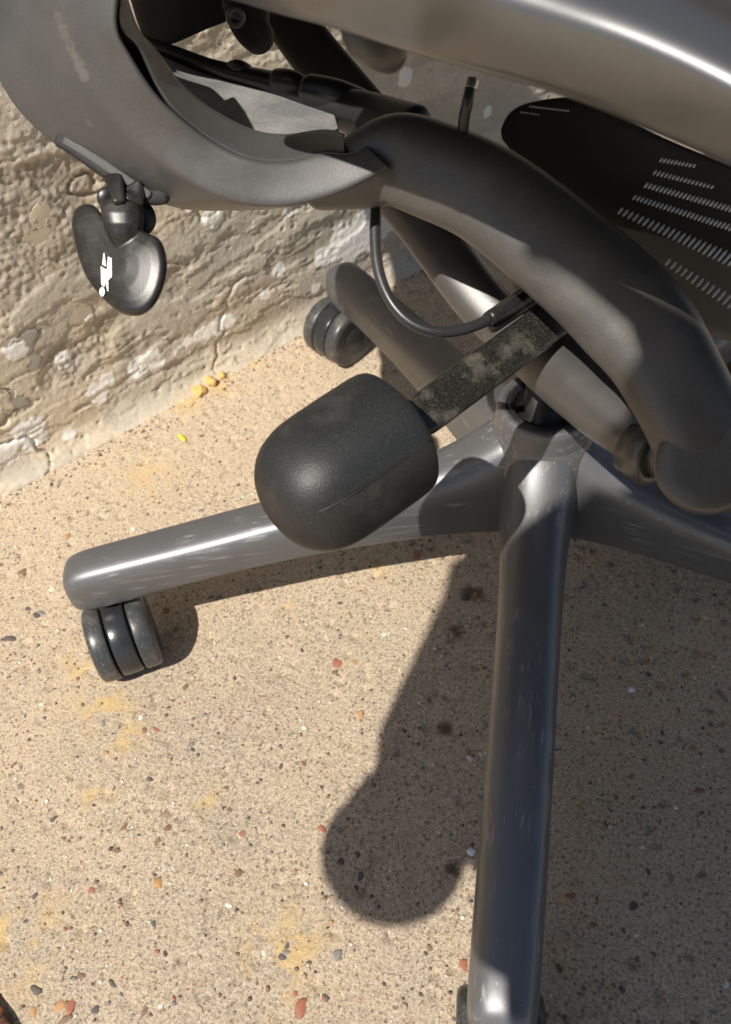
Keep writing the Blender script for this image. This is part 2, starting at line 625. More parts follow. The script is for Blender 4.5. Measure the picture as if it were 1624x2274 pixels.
c = k.mix(k.ramp(k.noise(22, 5, 0.65), [(0.38, 0.0), (0.64, 1.0)]), (0.50, 0.445, 0.355), (0.60, 0.545, 0.45))
c = k.mix(k.math('MULTIPLY', k.attr('skin'), 0.6), c, (0.66, 0.595, 0.49))
c = k.mix(k.attr('pale'), c, (0.68, 0.585, 0.44))
c = k.mix(k.math('MULTIPLY', k.ramp(k.noise(260, 4, 0.7), [(0.5, 0.0), (0.72, 1.0)]), 0.45), c, (0.27, 0.22, 0.155))
c = k.mix(k.math('MULTIPLY', k.attr('crumb'), 0.5), c, (0.22, 0.165, 0.11))
c = k.mix(k.attr('white'), c, (0.86, 0.83, 0.77))
k.bump(k.noise(420, 5, 0.7), 0.5, 0.0012)
M['wall'] = k.set(Base_Color=c, Roughness=0.95)
# masonry body behind the rendered face
bmw = bmesh.new()
bmw.from_mesh(me)
la = [bmw.verts.layers.float[n] for n in ()]
core = []
for (a, b, z) in ((-3.9, -0.04, 0), (4.2, -0.04, 0), (4.2, -0.30, 0), (-3.9, -0.30, 0), (-3.9, -0.04, 1.11), (4.2, -0.04, 1.11), (4.2, -0.30, 1.11), (-3.9, -0.30, 1.11)):
    core.append(bmw.verts.new(Q0 + WE * a + WN * b + Vector((0, 0, z))))
for f in ((0, 1, 5, 4), (1, 2, 6, 5), (2, 3, 7, 6), (3, 0, 4, 7), (4, 5, 6, 7)):
    bmw.faces.new([core[i] for i in f])
bmw.to_mesh(me)
bmw.free()
wall = link('wall', me, M['wall'])
tag(wall, 'rough tan rendered wall with flaking white paint behind the chair', 'wall')


def rock_mesh(name, seed, flat, n=2, jag=0.22):
    bm = bmesh.new()
    bmesh.ops.create_icosphere(bm, subdivisions=n, radius=1.0)
    r = random.Random(seed)
    ph = [r.uniform(0, 9) for _ in range(6)]
    for v in bm.verts:
        q = v.co.copy()
        s = 1 + jag * (math.sin(q.x * 2.3 + ph[0]) * math.sin(q.y * 2.1 + ph[1]) + 0.6 * math.sin(q.x * 4.1 + q.y * 3 + ph[2]) * math.sin(q.z * 3 + ph[3]))
        v.co = q * s
        v.co.z *= flat
    m_ = bpy.data.meshes.new(name)
    bm.to_mesh(m_)
    bm.free()
    m_.polygons.foreach_set('use_smooth', [True] * len(m_.polygons))
    return m_


k = NT('pale_wall_stone')
c = k.mix(k.noise(60, 5, 0.65), (0.5, 0.42, 0.3), (0.62, 0.54, 0.4))
c = k.mix(k.math('MULTIPLY', k.ramp(k.noise(420, 3), [(0.52, 0.0), (0.7, 1.0)]), 0.4), c, (0.3, 0.24, 0.16))
k.bump(k.noise(300, 5, 0.7), 0.5, 0.0015)
M['wstone'] = k.set(Base_Color=c, Roughness=0.92)
k = NT('grey_wall_stone')
c = k.mix(k.noise(90, 5, 0.65), (0.3, 0.27, 0.23), (0.48, 0.43, 0.36))
k.bump(k.noise(300, 5, 0.7), 0.5, 0.0015)
M['gstone'] = k.set(Base_Color=c, Roughness=0.92)
wrocks = [rock_mesh('stone', 50 + i, 0.30, 3, 0.34) for i in range(4)]
wq = Matrix((WE, Vector((0, 0, 1)), WN)).transposed().to_4x4()
UV0 = np.array(uu)
VV0 = np.array(vv)
for i, (px, py, rx, ry, g) in enumerate(((165, 688, .016, .012, 0), (88, 505, .017, .013, 0), (95, 560, .012, .010, 0), (45, 765, .013, .010, 1), (60, 815, .011, .009, 1), (150, 815, .010, .008, 1), (118, 600, .009, .008, 0),
                                         (40, 640, .014, .011, 0), (20, 540, .010, .009, 1), (395, 560, .009, .006, 1), (440, 480, .012, .006, 0), (230, 745, .009, .006, 1), (90, 700, .011, .008, 0), (30, 880, .012, .007, 1))):
    a, b = wall_uv(px, py)
    hh = h[np.argmin(abs(UV0 - a)), np.argmin(abs(VV0 - b))]
    src = wrocks[i % 4].copy()
    o = bpy.data.objects.new('stone', src)
    col.objects.link(o)
    src.materials.append(M['gstone'] if g else M['wstone'])
    o.parent = wall
    mm = wq.copy()
    mm.translation = Q0 + WE * a + Vector((0, 0, b)) + WN * (hh - 0.0005)
    o.matrix_world = mm @ Matrix.Rotation(random.uniform(0, 6.28), 4, 'Z') @ Matrix.Diagonal((rx, ry, min(rx, ry) * 0.2, 1))

# ------------------------------------------------------------------ pebbles set in the concrete
def ground_z(x, y):
    i = min(max(int(np.searchsorted(gx, x)), 0), len(gx) - 1)
    j = min(max(int(np.searchsorted(gy, y)), 0), len(gy) - 1)
    return float(gz[i, j])


def in_front_of_wall(p, marg=0.025):
    return (p - Q0).dot(WN) > marg


prock = []
for i in range(7):
    for s in range(2):
        mm = rock_mesh('pebble', 200 + i * 3 + s, 0.5, 2, 0.3)
        mm.materials.append(PEB[i])
        prock.append(mm)
wts = [0.22, 0.28, 0.18, 0.05, 0.08, 0.05, 0.14]
fixed = [(750, 1472, .0062, 3), (345, 1622, .0038, 3), (925, 1232, .006, 3), (800, 1592, .006, 4), (672, 2238, .007, 3), (655, 2205, .003, 3), (790, 1470, .003, 4), (757, 1915, .004, 0), (795, 1900, .003, 0), (750, 2120, .0055, 6), (715, 1840, .005, 3),
         (45, 1745, .004, 6), (160, 2230, .006, 3), (130, 2235, .005, 4), (210, 2245, .004, 0), (80, 2200, .005, 0), (145, 2265, .005, 1), (75, 2245, .004, 4), (20, 1420, .006, 0), (80, 1365, .005, 0), (50, 1270, .005, 1), (90, 1360, .0045, 6),
         (1410, 2010, .004, 0), (1265, 1990, .004, 3), (1230, 1610, .005, 1), (1190, 2160, .004, 0)]
plist = [(*atz(px, py, 0)[:2], r * 0.75, c_) for (px, py, r, c_) in fixed]
while len(plist) < 300:
    p = atz(random.uniform(-20, 1650), random.uniform(500, 2300), 0)
    if not in_front_of_wall(p):
        continue
    plist.append((p.x, p.y, random.uniform(0.0013, 0.0028) if random.random() < 0.92 else random.uniform(0.0028, 0.0042), random.choices(range(7), wts)[0]))
for (x, y, r, c_) in plist:
    o = bpy.data.objects.new('pebble', prock[c_ * 2 + random.randint(0, 1)])
    col.objects.link(o)
    o.parent = ground
    o.location = (x, y, ground_z(x, y) - r * 0.05)
    o.rotation_euler = (random.uniform(-.2, .2), random.uniform(-.2, .2), random.uniform(0, 6.28))
    o.scale = (r * random.uniform(0.85, 1.25), r * random.uniform(0.6, 0.9), r * 0.42)
# finer grit: too small to pick apart
base_v = np.array([v.co[:] for v in rock_mesh('grit', 1, 0.5, 1, 0.2).vertices])
base_f = np.array([p.vertices[:] for p in rock_mesh('grit', 1, 0.5, 1, 0.2).polygons])
NG = 9000
gp = []
while len(gp) < NG:
    p = Vector((random.uniform(-0.6, 0.5), random.uniform(-0.45, 0.8), 0))
    if in_front_of_wall(p, 0.012):
        gp.append(p)
for _ in range(700):                                      # dirt gathered along the wall foot
    gp.append(Q0 + WE * random.uniform(-0.1, 0.6) + WN * (0.012 + 0.022 * random.random() ** 2))
GV, GF, GM = [], [], []
for i, p in enumerate(gp):
    r = 0.0005 + 0.0012 * random.random() ** 2
    a = random.uniform(0, 6.28)
    R2 = np.array([[math.cos(a), -math.sin(a), 0], [math.sin(a), math.cos(a), 0], [0, 0, 1]])
    GV.append((base_v * np.array([r * random.uniform(.9, 1.5), r, r * 0.7])) @ R2.T + np.array([p.x, p.y, ground_z(p.x, p.y)]))
    GF.append(base_f + i * len(base_v))
    GM += [random.choices(range(7), [0.16, 0.26, 0.2, 0.03, 0.08, 0.16, 0.11])[0]] * len(base_f)
GV = np.concatenate(GV)
GF = np.concatenate(GF)
me = bpy.data.meshes.new('grit')
me.vertices.add(len(GV))
me.vertices.foreach_set('co', GV.astype(np.float32).ravel())
me.loops.add(GF.size)
me.loops.foreach_set('vertex_index', GF.astype(np.int32).ravel())
me.polygons.add(len(GF))
me.polygons.foreach_set('loop_start', np.arange(0, GF.size, 3, dtype=np.int32))
for mm in PEB:
    me.materials.append(mm)
me.polygons.foreach_set('material_index', np.array(GM, dtype=np.int32))
me.update(calc_edges=True)
grit_o = link('grit', me, None, ground)
grit_o['kind'] = 'stuff'

# ------------------------------------------------------------------ the chair
chair = bpy.data.objects.new('office_chair', None)
col.objects.link(chair)
tag(chair, 'graphite swivel office chair on a five-star caster base', 'chair')
chair.empty_display_size = 0.1


def empty(name, parent):
    o = bpy.data.objects.new(name, None)
    col.objects.link(o)
    o.parent = parent
    o.empty_display_size = 0.02
    return o


# -- star base
LEG_S = [  # radius, half-width, top, bottom
    (0.018, 0.026, 0.166, 0.080), (0.034, 0.0245, 0.158, 0.081), (0.052, 0.0225, 0.145, 0.083), (0.08, 0.0205, 0.133, 0.084), (0.12, 0.0195, 0.125, 0.084),
    (0.19, 0.0190, 0.114, 0.082), (0.26, 0.0185, 0.103, 0.071), (0.31, 0.0180, 0.096, 0.060), (0.327, 0.0175, 0.093, 0.058), (0.3335, 0.0160, 0.089, 0.0595), (0.337, 0.0120, 0.084, 0.063), (0.3385, 0.005, 0.079, 0.069)]


def leg_mesh():
    R = []
    for (r, w, zt, zb) in LEG_S:
        hgt = zt - zb
        ring = []
        prof = [(-0.94, 0.0), (-1.0, 0.05), (-1.0, 0.30), (-0.985, 0.54), (-0.93, 0.72), (-0.80, 0.87), (-0.58, 0.955), (-0.30, 0.99), (0, 1.0)]
        prof = prof + [(-a, b) for a, b in prof[-2::-1]]
        for (a, b) in prof:
            ring.append(Vector((r, a * w, zb + b * hgt)))
        ring.append(Vector((r, 0.4 * w, zb)))
        ring.append(Vector((r, -0.4 * w, zb)))
        R.append(ring)
    return rings_mesh('leg', R)


LEGM = leg_mesh()
LEGM.materials.append(M['leg'])
ANG = {'B': -90, 'A': -162, 'D': 126, 'E': 54, 'C': -18}
for kk, a in ANG.items():
    o = link('leg', LEGM, None, chair)
    o.rotation_euler = (0, 0, math.radians(a))
    subsurf(o, 2)
hub = lathe('hub', Vector((0, 0, 0)), Vector((0, 0, 1)),
            [(0.074, 0.024), (0.076, 0.031), (0.09, 0.036), (0.125, 0.0395), (0.140, 0.0385), (0.150, 0.036), (0.157, 0.0338), (0.159, 0.0330), (0.1605, 0.0326), (0.172, 0.0316), (0.1755, 0.0308), (0.1768, 0.029), (0.1765, 0.0256), (0.170, 0.0250), (0.14, 0.0245)], M['leg'], chair, 56)
lathe('bushing', Vector((0, 0, 0)), Vector((0, 0, 1)), [(0.145, 0.02), (0.145, 0.0248), (0.1745, 0.0254), (0.1765, 0.0245), (0.1768, 0.022), (0.174, 0.0205), (0.150, 0.0200)], M['black'], hub, 48)
lathe('gas_cylinder', Vector((0, 0, 0)), Vector((0, 0, 1)), [(0.08, 0.012), (0.08, 0.0185), (0.168, 0.0185), (0.170, 0.0178), (0.170, 0.0142), (0.30, 0.014), (0.30, 0.008)], M['black'], chair, 40)

# -- casters
WHEEL = [(-0.0066, 0.004), (-0.0064, 0.010), (-0.0056, 0.013), (-0.0062, 0.016), (-0.0070, 0.0225), (-0.0066, 0.0254), (-0.0054, 0.0271), (-0.0034, 0.0280), (0, 0.0284), (0.0045, 0.0284), (0.0060, 0.0281), (0.0066, 0.0274), (0.0067, 0.02), (0.0067, 0.004)]


def caster(pos, axis, lead):
    """twin-wheel caster standing on the ground; lead = horizontal offset of the stem"""
    root = empty('caster', chair)
    root.location = (pos.x, pos.y, 0)
    ax = Vector((axis.x, axis.y, 0)).normalized()
    c = Vector((0, 0, 0.0284))
    for s in (-1, 1):
        w = lathe('wheel', c + ax * s * 0.0158, ax * -s, WHEEL, M['rubber'], root, 44)
    lathe('hood', c, ax, [(-0.0078, 0.006), (-0.0078, 0.0262), (-0.0072, 0.0274), (-0.006, 0.0279), (0, 0.0281), (0.006, 0.0279), (0.0072, 0.0274), (0.0078, 0.0262), (0.0078, 0.006)], M['hood'], root, 44)
    lathe('axle', c, ax, [(-0.0205, 0.003), (-0.0205, 0.005), (0.0205, 0.005), (0.0205, 0.003)], M['black'], root, 16)
    lathe('stem', Vector((lead.x, lead.y, 0)), Vector((0, 0, 1)), [(0.036, 0.004), (0.036, 0.0085), (0.054, 0.0085), (0.056, 0.0065), (0.07, 0.0065), (0.07, 0.003)], M['black'], root, 20)
    return root


def legpt(kk, r):
    a = math.radians(ANG[kk])
    return Vector((r * math.cos(a), r * math.sin(a), 0))


pa = atz(274, 1413, 0.0284)
axA = atz(335, 1398, 0.0284) - atz(215, 1440, 0.0284)
caster(pa, axA, legpt('A', 0.312) - Vector((pa.x, pa.y, 0)))
pd = atz(752, 735, 0.0284)
caster(pd, Vector((0.83, -0.56, 0)), legpt('D', 0.312) - Vector((pd.x, pd.y, 0)))
pb = legpt('B', 0.338)
caster(pb + Vector((0.001, 0.004, 0)), Vector((1, 0.08, 0)), Vector((-0.001, 0.022, 0)))
pc = legpt('C', 0.30) + Vector((0.0, -0.02, 0))
caster(pc, Vector((0.8, 0.6, 0)), legpt('C', 0.312) - pc)
pe = legpt('E', 0.30) + Vector((0.015, 0.0, 0))
caster(pe, Vector((0.2, 1, 0)), legpt('E', 0.312) - pe)

# -- tension knob on its bar
KF = atz(884, 955, 0.274)
KT = atz(604, 1146, 0.270)
kax = (KT - KF).normalized()
kl = (KT - KF).length
R_ = 0.0309
prof = [(0.001, 0.004), (0.0006, R_ * 0.70), (0.0, R_ * 0.90), (0.0004, R_ * 0.945), (0.0020, R_ * 0.975), (0.0050, R_ * 0.995), (0.010, R_), (kl * 0.3, R_), (kl * 0.56, R_ * 0.995)]
for g in range(1, 10):
    th = math.radians(10 * g)
    prof.append((kl * 0.58 + kl * 0.42 * math.sin(th), R_ * (0.99 * math.cos(th) ** 0.72 if g < 9 else 0.01)))
knob = lathe('tension_knob', KF, kax, prof, M['knob'], chair, 48, sub=1, ex=2.35)
side = kax.cross(Vector((0, 0, 1))).normalized()
for sg in (-1, 1):
    rad = (side * sg * 0.86 + Vector((0, 0, 0.5))).normalized()
    sweep('mould_seam', [KF + kax * kl * q + rad * (R_ * g) for q, g in ((0.05, 1.03), (0.3, 1.045), (0.56, 1.043), (0.68, 1.015), (0.80, 0.925), (0.88, 0.80))], [(0.0003, 0.00022)], M['knob'], knob, n=24, k=8, sub=0)
s0 = atz(955, 912, 0.275)
s1 = atz(1330, 632, 0.280)
shaft = sweep('knob_bar', [s0 + kax * 0.012, s0.lerp(s1, 0.5), s1], [(0.0105, 0.006)], M['shaft'], chair, n=10, k=24, ex=4.5, sub=1)
dp = s0.lerp(s1, 0.14)
vdir = (dp - CAM).normalized()

# -- second flat bar above the shaft
sweep('control_bar', [at(1080, 722, .445), at(1150, 675, .447), at(1215, 628, .45)], [(0.0058, 0.004)], M['black'], chair, n=8, k=16, ex=4)
sweep('wire_tie', [at(1104, 578, .47), at(1112, 592, .468), at(1140, 606, .464), at(1186, 622, .455)], [(0.0007, 0.0007)], M['black'], chair, n=14, k=8, sub=0)
sweep('wire_tie', [at(1196, 604, .452), at(1192, 625, .452)], [(0.0006, 0.0006)], M['black'], chair, n=4, k=8, sub=0)

# -- control cable loop
sweep('control_cable', [at(838, 405, .445), at(835, 470, .442), at(834, 540, .44), at(843, 610, .438), at(870, 672, .436), at(912, 716, .435), at(968, 737, .435), at(1030, 731, .437), at(1080, 712, .44), at(1128, 684, .444)],
      [(0.0029, 0.0029)], M['cable'], chair, n=48, k=16)
sweep('cable_ferrule', [at(1085, 708, .4385), at(1125, 688, .442), at(1175, 655, .446)], [(0.0042, 0.0042), (0.0044, 0.0044)], M['black'], chair, n=8, k=16)
hc = sweep('cable_end', [at(1047, 186, .39), at(1039, 225, .39), at(1031, 262, .395), at(1028, 300, .40)], [(0.0026, 0.0026)], M['cable'], chair, n=16, k=14)
sweep('crimp', [at(1050, 178, .39), at(1045, 197, .39)], [(0.0029, 0.0029)], M['steel'], hc, n=4, k=14, cap_round=0.001)

# -- lower cross tube of the tilt linkage with its pivot bolt
sweep('pivot_tube', [at(1120, 705, .50), at(1190, 770, .485), at(1270, 842, .468), at(1360, 912, .45), at(1440, 970, .435), at(1500, 1010, .43)],
      [(0.0175, 0.0175), (0.0182, 0.018), (0.018, 0.0175), (0.016, 0.016)], M['graphite'], chair, n=28, k=28)
bolt = lathe('pivot_bolt', at(1452, 1012, .425), (at(1400, 985, .425) - at(1452, 1012, .415)) * -1, [(-0.012, 0.006), (-0.012, 0.0145), (0.0, 0.0155), (0.0025, 0.0145), (0.0025, 0.011), (0.0005, 0.0105), (0.0005, 0.002)], M['graphite'], chair, 32)

# -- near yoke arm, sweeping from the arm support down to its pivot lobe
yc = [(700, 410, .445, 55), (790, 385, .432, 75), (880, 356, .422, 100), (970, 383, .414, 104), (1065, 424, .408, 106), (1155, 486, .405, 110), (1245, 560, .402, 114), (1345, 648, .398, 118), (1440, 752, .395, 122), (1510, 870, .392, 112), (1555, 960, .392, 108), (1575, 1010, .393, 112)]
yoke = sweep('yoke_arm', [at(x, y, dd) for x, y, dd, w in yc], [(w * dd / FPX, 0.0165) for x, y, dd, w in yc], M['yoke'], chair, n=44, k=28, ex=2.5, sub=1)
lobe_c = at(1572, 1030, .392)
vv_ = (lobe_c - CAM).normalized()
lathe('pivot_cap', lobe_c, -vv_, [(-0.02, 0.01), (-0.02, 0.021), (-0.012, 0.0222), (0.010, 0.0222), (0.0138, 0.0212), (0.0152, 0.0188), (0.0156, 0.012), (0.0156, 0.002)], M['yoke'], yoke, 48)

# -- far yoke arm, the mirrored partner beyond the gas cylinder
sweep('yoke_arm', [at(820, 330, .53), at(880, 420, .525), at(935, 490, .52), at(1000, 580, .512), at(1060, 660, .506), (at(1130, 735, .50))],
      [(0.0165, 0.013), (0.0155, 0.013), (0.0145, 0.013)], M['graphite'], chair, n=28, k=24, ex=2.6)
# -- mechanism housing behind the linkage
rails('mechanism_housing', [[(1117, 545, .56), (1118, 600, .555), (1132, 660, .55), (1150, 730, .54)],
                            [(1300, 560, .53), (1300, 640, .53), (1310, 700, .53), (1320, 760, .53)],
                            [(1320, 540, .60), (1320, 620, .60), (1330, 680, .60), (1340, 740, .60)],
                            [(1128, 540, .62), (1130, 600, .62), (1144, 660, .62), (1160, 730, .62)]], M['graphite'], chair, n=10)
rails('mechanism_box', [[(1190, 640, .50), (1300, 560, .49), (1420, 600, .47)],
                        [(1240, 760, .49), (1350, 740, .47), (1460, 760, .45)],
                        [(1260, 740, .54), (1370, 720, .53), (1480, 740, .51)],
                        [(1200, 620, .55), (1310, 540, .55), (1430, 580, .53)]], M['graphite'], chair, n=12)

# -- arm support: flange, flared outer wall, inner lip
F_in = [(268, -30, .350), (262, 62, .358), (292, 122, .365), (322, 172, .371), (352, 212, .377), (388, 248, .383), (470, 312, .394), (560, 352, .399), (640, 356, .402), (715, 338, .403), (775, 340, .403), (815, 322, .403)]
F_out = [(95, -60, .366), (128, 40, .374), (158, 120, .380), (205, 205, .386), (265, 275, .392), (330, 335, .397), (395, 383, .400), (470, 428, .403), (550, 455, .405), (650, 458, .405), (760, 428, .404), (868, 372, .402)]
RIM = [(-70, -60, 0.411), (-62, 40, 0.416), (-40, 130, 0.421), (20, 240, 0.427), (110, 325, 0.432), (215, 392, 0.436), (310, 440, 0.438), (400, 468, 0.439), (500, 470, 0.441), (620, 463, 0.441), (740, 432, 0.441), (850, 380, 0.441)]
BACK = [(268, -30, .412), (262, 62, .418), (292, 122, .424), (322, 172, .428), (352, 212, .43), (388, 248, .432), (470, 312, .434), (560, 345, .435), (640, 350, .436), (715, 335, .436), (775, 338, .435), (815, 322, .434)]
arm = rails('arm_support', [F_in, F_out, RIM, BACK], M['armpaint'], chair, n=52, sub=2, sup=0.045)
L_out = [(272, -30, .354), (268, 58, .361), (308, 100, .369), (328, 140, .374), (350, 192, .380), (392, 248, .385), (474, 314, .3965), (560, 354, .4015), (640, 358, .4045), (715, 340, .4055), (768, 340, .4055)]
L_in = [(265, -60, .372), (302, 60, .378), (345, 112, .386), (372, 150, .392), (402, 190, .398), (470, 245, .408), (560, 290, .416), (630, 300, .42), (690, 292, .424), (730, 290, .424), (765, 300, .424)]
L_inb = [(x + 4, y - 4, d_ + .02) for x, y, d_ in L_in]
L_outb = [(x - 30, y + 22, d_ + .034) for x, y, d_ in L_out]
rails('inner_lip', [L_out, L_in, L_inb, L_outb], M['armpaint'], arm, n=44, sub=2, sup=0.05)
# slot and lever plate on the outer wall
slot = sweep('lever_slot', [at(132, 312, .4230), at(170, 330, .4225), at(240, 378, .4235), at(310, 425, .425), at(340, 438, .4255), at(366, 436, .425)], [(0.0032, 0.002), (0.0044, 0.003), (0.0044, 0.003), (0.0036, 0.002)], M['matt'], arm, n=24, k=16, ex=3, cap_round=0.002)
sweep('lever_plate', [at(146, 312, .4208), at(190, 338, .4203), at(260, 385, .4213), at(330, 432, .4228)], [(0.0022, 0.001), (0.0024, 0.001), (0.0020, 0.001)], M['plate'], arm, n=16, k=14, ex=4, cap_round=0.0015)
# dusty scuffs stay on the material; upright rising out of view to the arm pad
sweep('arm_root', [at(40, -10, .40), at(-10, -90, .41), Vector((-0.268, 0.03, 0.455)), Vector((-0.262, 0.07, 0.482))], [(0.028, 0.017), (0.024, 0.016), (0.022, 0.015), (0.022, 0.014)], M['armpaint'], chair, n=20, k=24, ex=2.6)

# -- dusty tray inside the arm support and the bars behind it
rails('tray', [[(330, 150, .455), (450, 262, .446), (560, 330, .436), (660, 345, .432), (768, 348, .428)],
               [(300, 95, .50), (440, 150, .50), (560, 182, .495), (660, 215, .487), (742, 248, .475)],
               [(300, 95, .51), (440, 150, .51), (560, 182, .505), (660, 215, .497), (742, 248, .485)],
               [(330, 150, .465), (450, 262, .456), (560, 330, .446), (660, 345, .442), (768, 348, .438)]], M['tray'], chair, n=20, sub=2, sup=0.1)
sweep('rear_rail', [at(300, 88, .505), at(400, 125, .50), at(480, 155, .497), at(620, 190, .49), at(730, 232, .48), at(830, 262, .465), at(930, 300, .44)], [(0.004, 0.006), (0.005, 0.007), (0.007, 0.008), (0.012, 0.008), (0.014, 0.01)], M['black'], chair, n=30, k=18)
for (x0, y0, x1, y1, rr, dd) in ((515, 150, 548, 156, .0036, .492), (618, 178, 676, 196, .0062, .485), (690, 200, 806, 236, .0085, .478)):
    sweep('rail_clip', [at(x0, y0, dd), at((x0 + x1) / 2, (y0 + y1) / 2 - 6, dd - .003), at(x1, y1, dd)], [(rr, rr)], M['black'], chair, n=8, k=16, cap_round=rr * 0.8)
sweep('strut', [at(625, 20, .535), at(690, 110, .525), at(760, 195, .515), at(830, 280, .50)], [(0.0148, 0.01)], M['dark'], chair, n=10, k=20, ex=4)
rails('seat_bracket', [[(278, -40, .50), (312, 70, .50), (330, 92, .50)], [(420, -40, .49), (392, 92, .495), (372, 97, .50)], [(520, -40, .49), (520, 20, .49), (500, 50, .49)], [(520, -40, .53), (520, 20, .53), (500, 50, .53)], [(278, -40, .54), (312, 70, .54), (330, 92, .54)]], M['dark'], chair, n=8, sub=1, sup=0.05)
tab = sweep('bolt_tab', [at(540, -20, .46), at(550, 30, .462), at(562, 66, .465), at(576, 84, .466)], [(0.0120, 0.007), (0.0118, 0.007), (0.0085, 0.007)], M['dark'], chair, n=12, k=22, ex=3, cap_round=0.0075)
lathe('tab_bolt', at(524, 38, .452), (CAM - at(524, 38, .452)), [(-0.004, 0.002), (-0.004, 0.0052), (0.0, 0.0050), (0.0008, 0.0042), (0.0006, 0.0026), (-0.0018, 0.0022), (-0.0018, 0.0005)], M['graphite'], tab, 20)

# -- lock paddle hanging from the slot
PD = 0.428
PXS = 1.045
OUT = [(159, 500), (162, 476), (173, 458), (193, 452), (210, 458), (222, 474), (236, 486), (255, 492), (285, 498), (308, 510), (322, 519), (338, 524), (352, 540), (360, 566), (362, 595), (356, 632), (342, 668), (322, 692), (299, 702), (270, 698), (248, 684), (219, 655), (190, 614), (171, 560)]
ovx = spline([Vector((x, y, 0)) for x, y in [(159 + (a_ - 159) * PXS, b_) for a_, b_ in OUT + OUT[:1]]], 73)[:-1]
ctr = Vector((258, 588, 0))
prings = []
for s, hgt in ((0.3, -0.0095), (0.90, -0.0095), (0.975, -0.008), (1.0, -0.005), (1.0, 0.0), (0.985, 0.0022), (0.94, 0.0044), (0.86, 0.0054), (0.70, 0.0063), (0.45, 0.0069), (0.2, 0.0071), (0.02, 0.0071)):
    ring = []
    for v in ovx:
        q = ctr + (v - ctr) * s
        hh = hgt
        if hgt > 0.003:
            hh = hgt * (0.74 + 0.26 * min(1, max(0, (q.x - 222) / 60)))
        ring.append(at(q.x, q.y, PD - hh - 0.00006 * (q.x - 258)))
    prings.append(ring)
parts_bm = bmesh.new()
tmp = rings_mesh('tmp', prings)
parts_bm.from_mesh(tmp)
nk = []
for (x, y, w, tck, dd) in ((270, 446, 44, .0060, .4245), (271, 462, 46, .0070, .4235), (273, 482, 46, .0072, .4228), (275, 505, 42, .0066, .4225), (276, 528, 32, .0050, .4228), (274, 548, 16, .002, .4228)):
    c_ = at(x, y, dd)
    nk.append([c_ + RIGHT * (w * dd / FPX * math.copysign(abs(math.cos(t)) ** 0.8, math.cos(t))) + FWD * (tck * math.copysign(abs(math.sin(t)) ** 0.8, math.sin(t))) for t in [2 * math.pi * q / 32 for q in range(32)]])
tmp2 = rings_mesh('tmp2', nk)
parts_bm.from_mesh(tmp2)
paddle_me = bpy.data.meshes.new('lock_paddle')
parts_bm.to_mesh(paddle_me)
parts_bm.free()
paddle = link('lock_paddle', paddle_me, M['paddle'], chair)
rm = paddle.modifiers.new('remesh', 'REMESH')
rm.mode = 'VOXEL'
rm.voxel_size = 0.0005
sm = paddle.modifiers.new('smooth', 'SMOOTH')
sm.factor = 0.5
sm.iterations = 7
dg = bpy.context.evaluated_depsgraph_get()
dg.update()
ev = bpy.data.meshes.new_from_object(paddle.evaluated_get(dg))
ev.polygons.foreach_set('use_smooth', [True] * len(ev.polygons))
paddle.modifiers.clear()
paddle.data = ev
paddle_me = ev
if not ev.materials:
    ev.materials.append(M['paddle'])
lathe('hinge_disc', at(304, 484, .4345), (CAM - at(304, 484, .4345)), [(-0.004, 0.004), (-0.004, 0.0085), (0.003, 0.0092), (0.004, 0.0085), (0.004, 0.003)], M['black'], paddle, 28)
lathe('hinge_disc', at(240, 440, .427), (CAM - at(240, 440, .427)), [(-0.004, 0.002), (-0.004, 0.005), (0.003, 0.0052), (0.004, 0.0045), (0.004, 0.001)], M['paddle'], paddle, 24)
sweep('hinge_arm', [at(250, 388, .4225), at(258, 412, .4195), at(266, 452, .4155)], [(0.0052, 0.002), (0.0036, 0.002), (0.003, 0.002)], M['paddle'], paddle, n=8, k=12, ex=4)
sweep('hinge_arm', [at(290, 412, .4225), at(300, 430, .4215), at(296, 452, .4195)], [(0.006, 0.002), (0.005, 0.002), (0.0045, 0.002)], M['paddle'], paddle, n=8, k=12, ex=4)
# printed symbol: a bolt of two joined bars, two wedges and a dot
bmp = bmesh.new()
bmp.from_mesh(paddle_me)
tree = BVHTree.FromBMesh(bmp)
ex_ = lambda q: (196.6 + q[0] * 0.06484, 530.9 + q[1] * 0.06484)
symb = [[(515, 475), (545, 475), (610, 940), (468, 865)],
        [(665, 590), (795, 655), (805, 1250), (785, 1330), (530, 1225), (560, 1560), (545, 1645), (470, 1605), (435, 1530), (420, 925), (630, 1050)],
        [(545, 1310), (680, 1380), (680, 1775), (645, 1785)],
        [(462 + 95 * math.cos(t * math.pi / 10), 1805 + 160 * math.sin(t * math.pi / 10)) for t in range(20)]]
for nm, poly in zip(('symbol_wedge', 'symbol_bolt', 'symbol_wedge', 'symbol_dot'), symb):
    b2 = bmesh.new()
    vs = [b2.verts.new((*ex_(q), 0)) for q in poly]
    f = b2.faces.new(vs)
    bmesh.ops.triangulate(b2, faces=[f])
    bmesh.ops.subdivide_edges(b2, edges=b2.edges[:], cuts=3, use_grid_fill=True)
    for v in b2.verts:
        d0 = (at(v.co.x, v.co.y, 1) - CAM).normalized()
        hit = tree.ray_cast(CAM, d0)
        loc = hit[0] if hit[0] is not None else at(v.co.x, v.co.y, PD - 0.007)
        v.co = loc - d0 * 0.0007
    me = bpy.data.meshes.new(nm)
    b2.to_mesh(me)
    b2.free()
    link(nm, me, M['white'], paddle)
bmp.free()

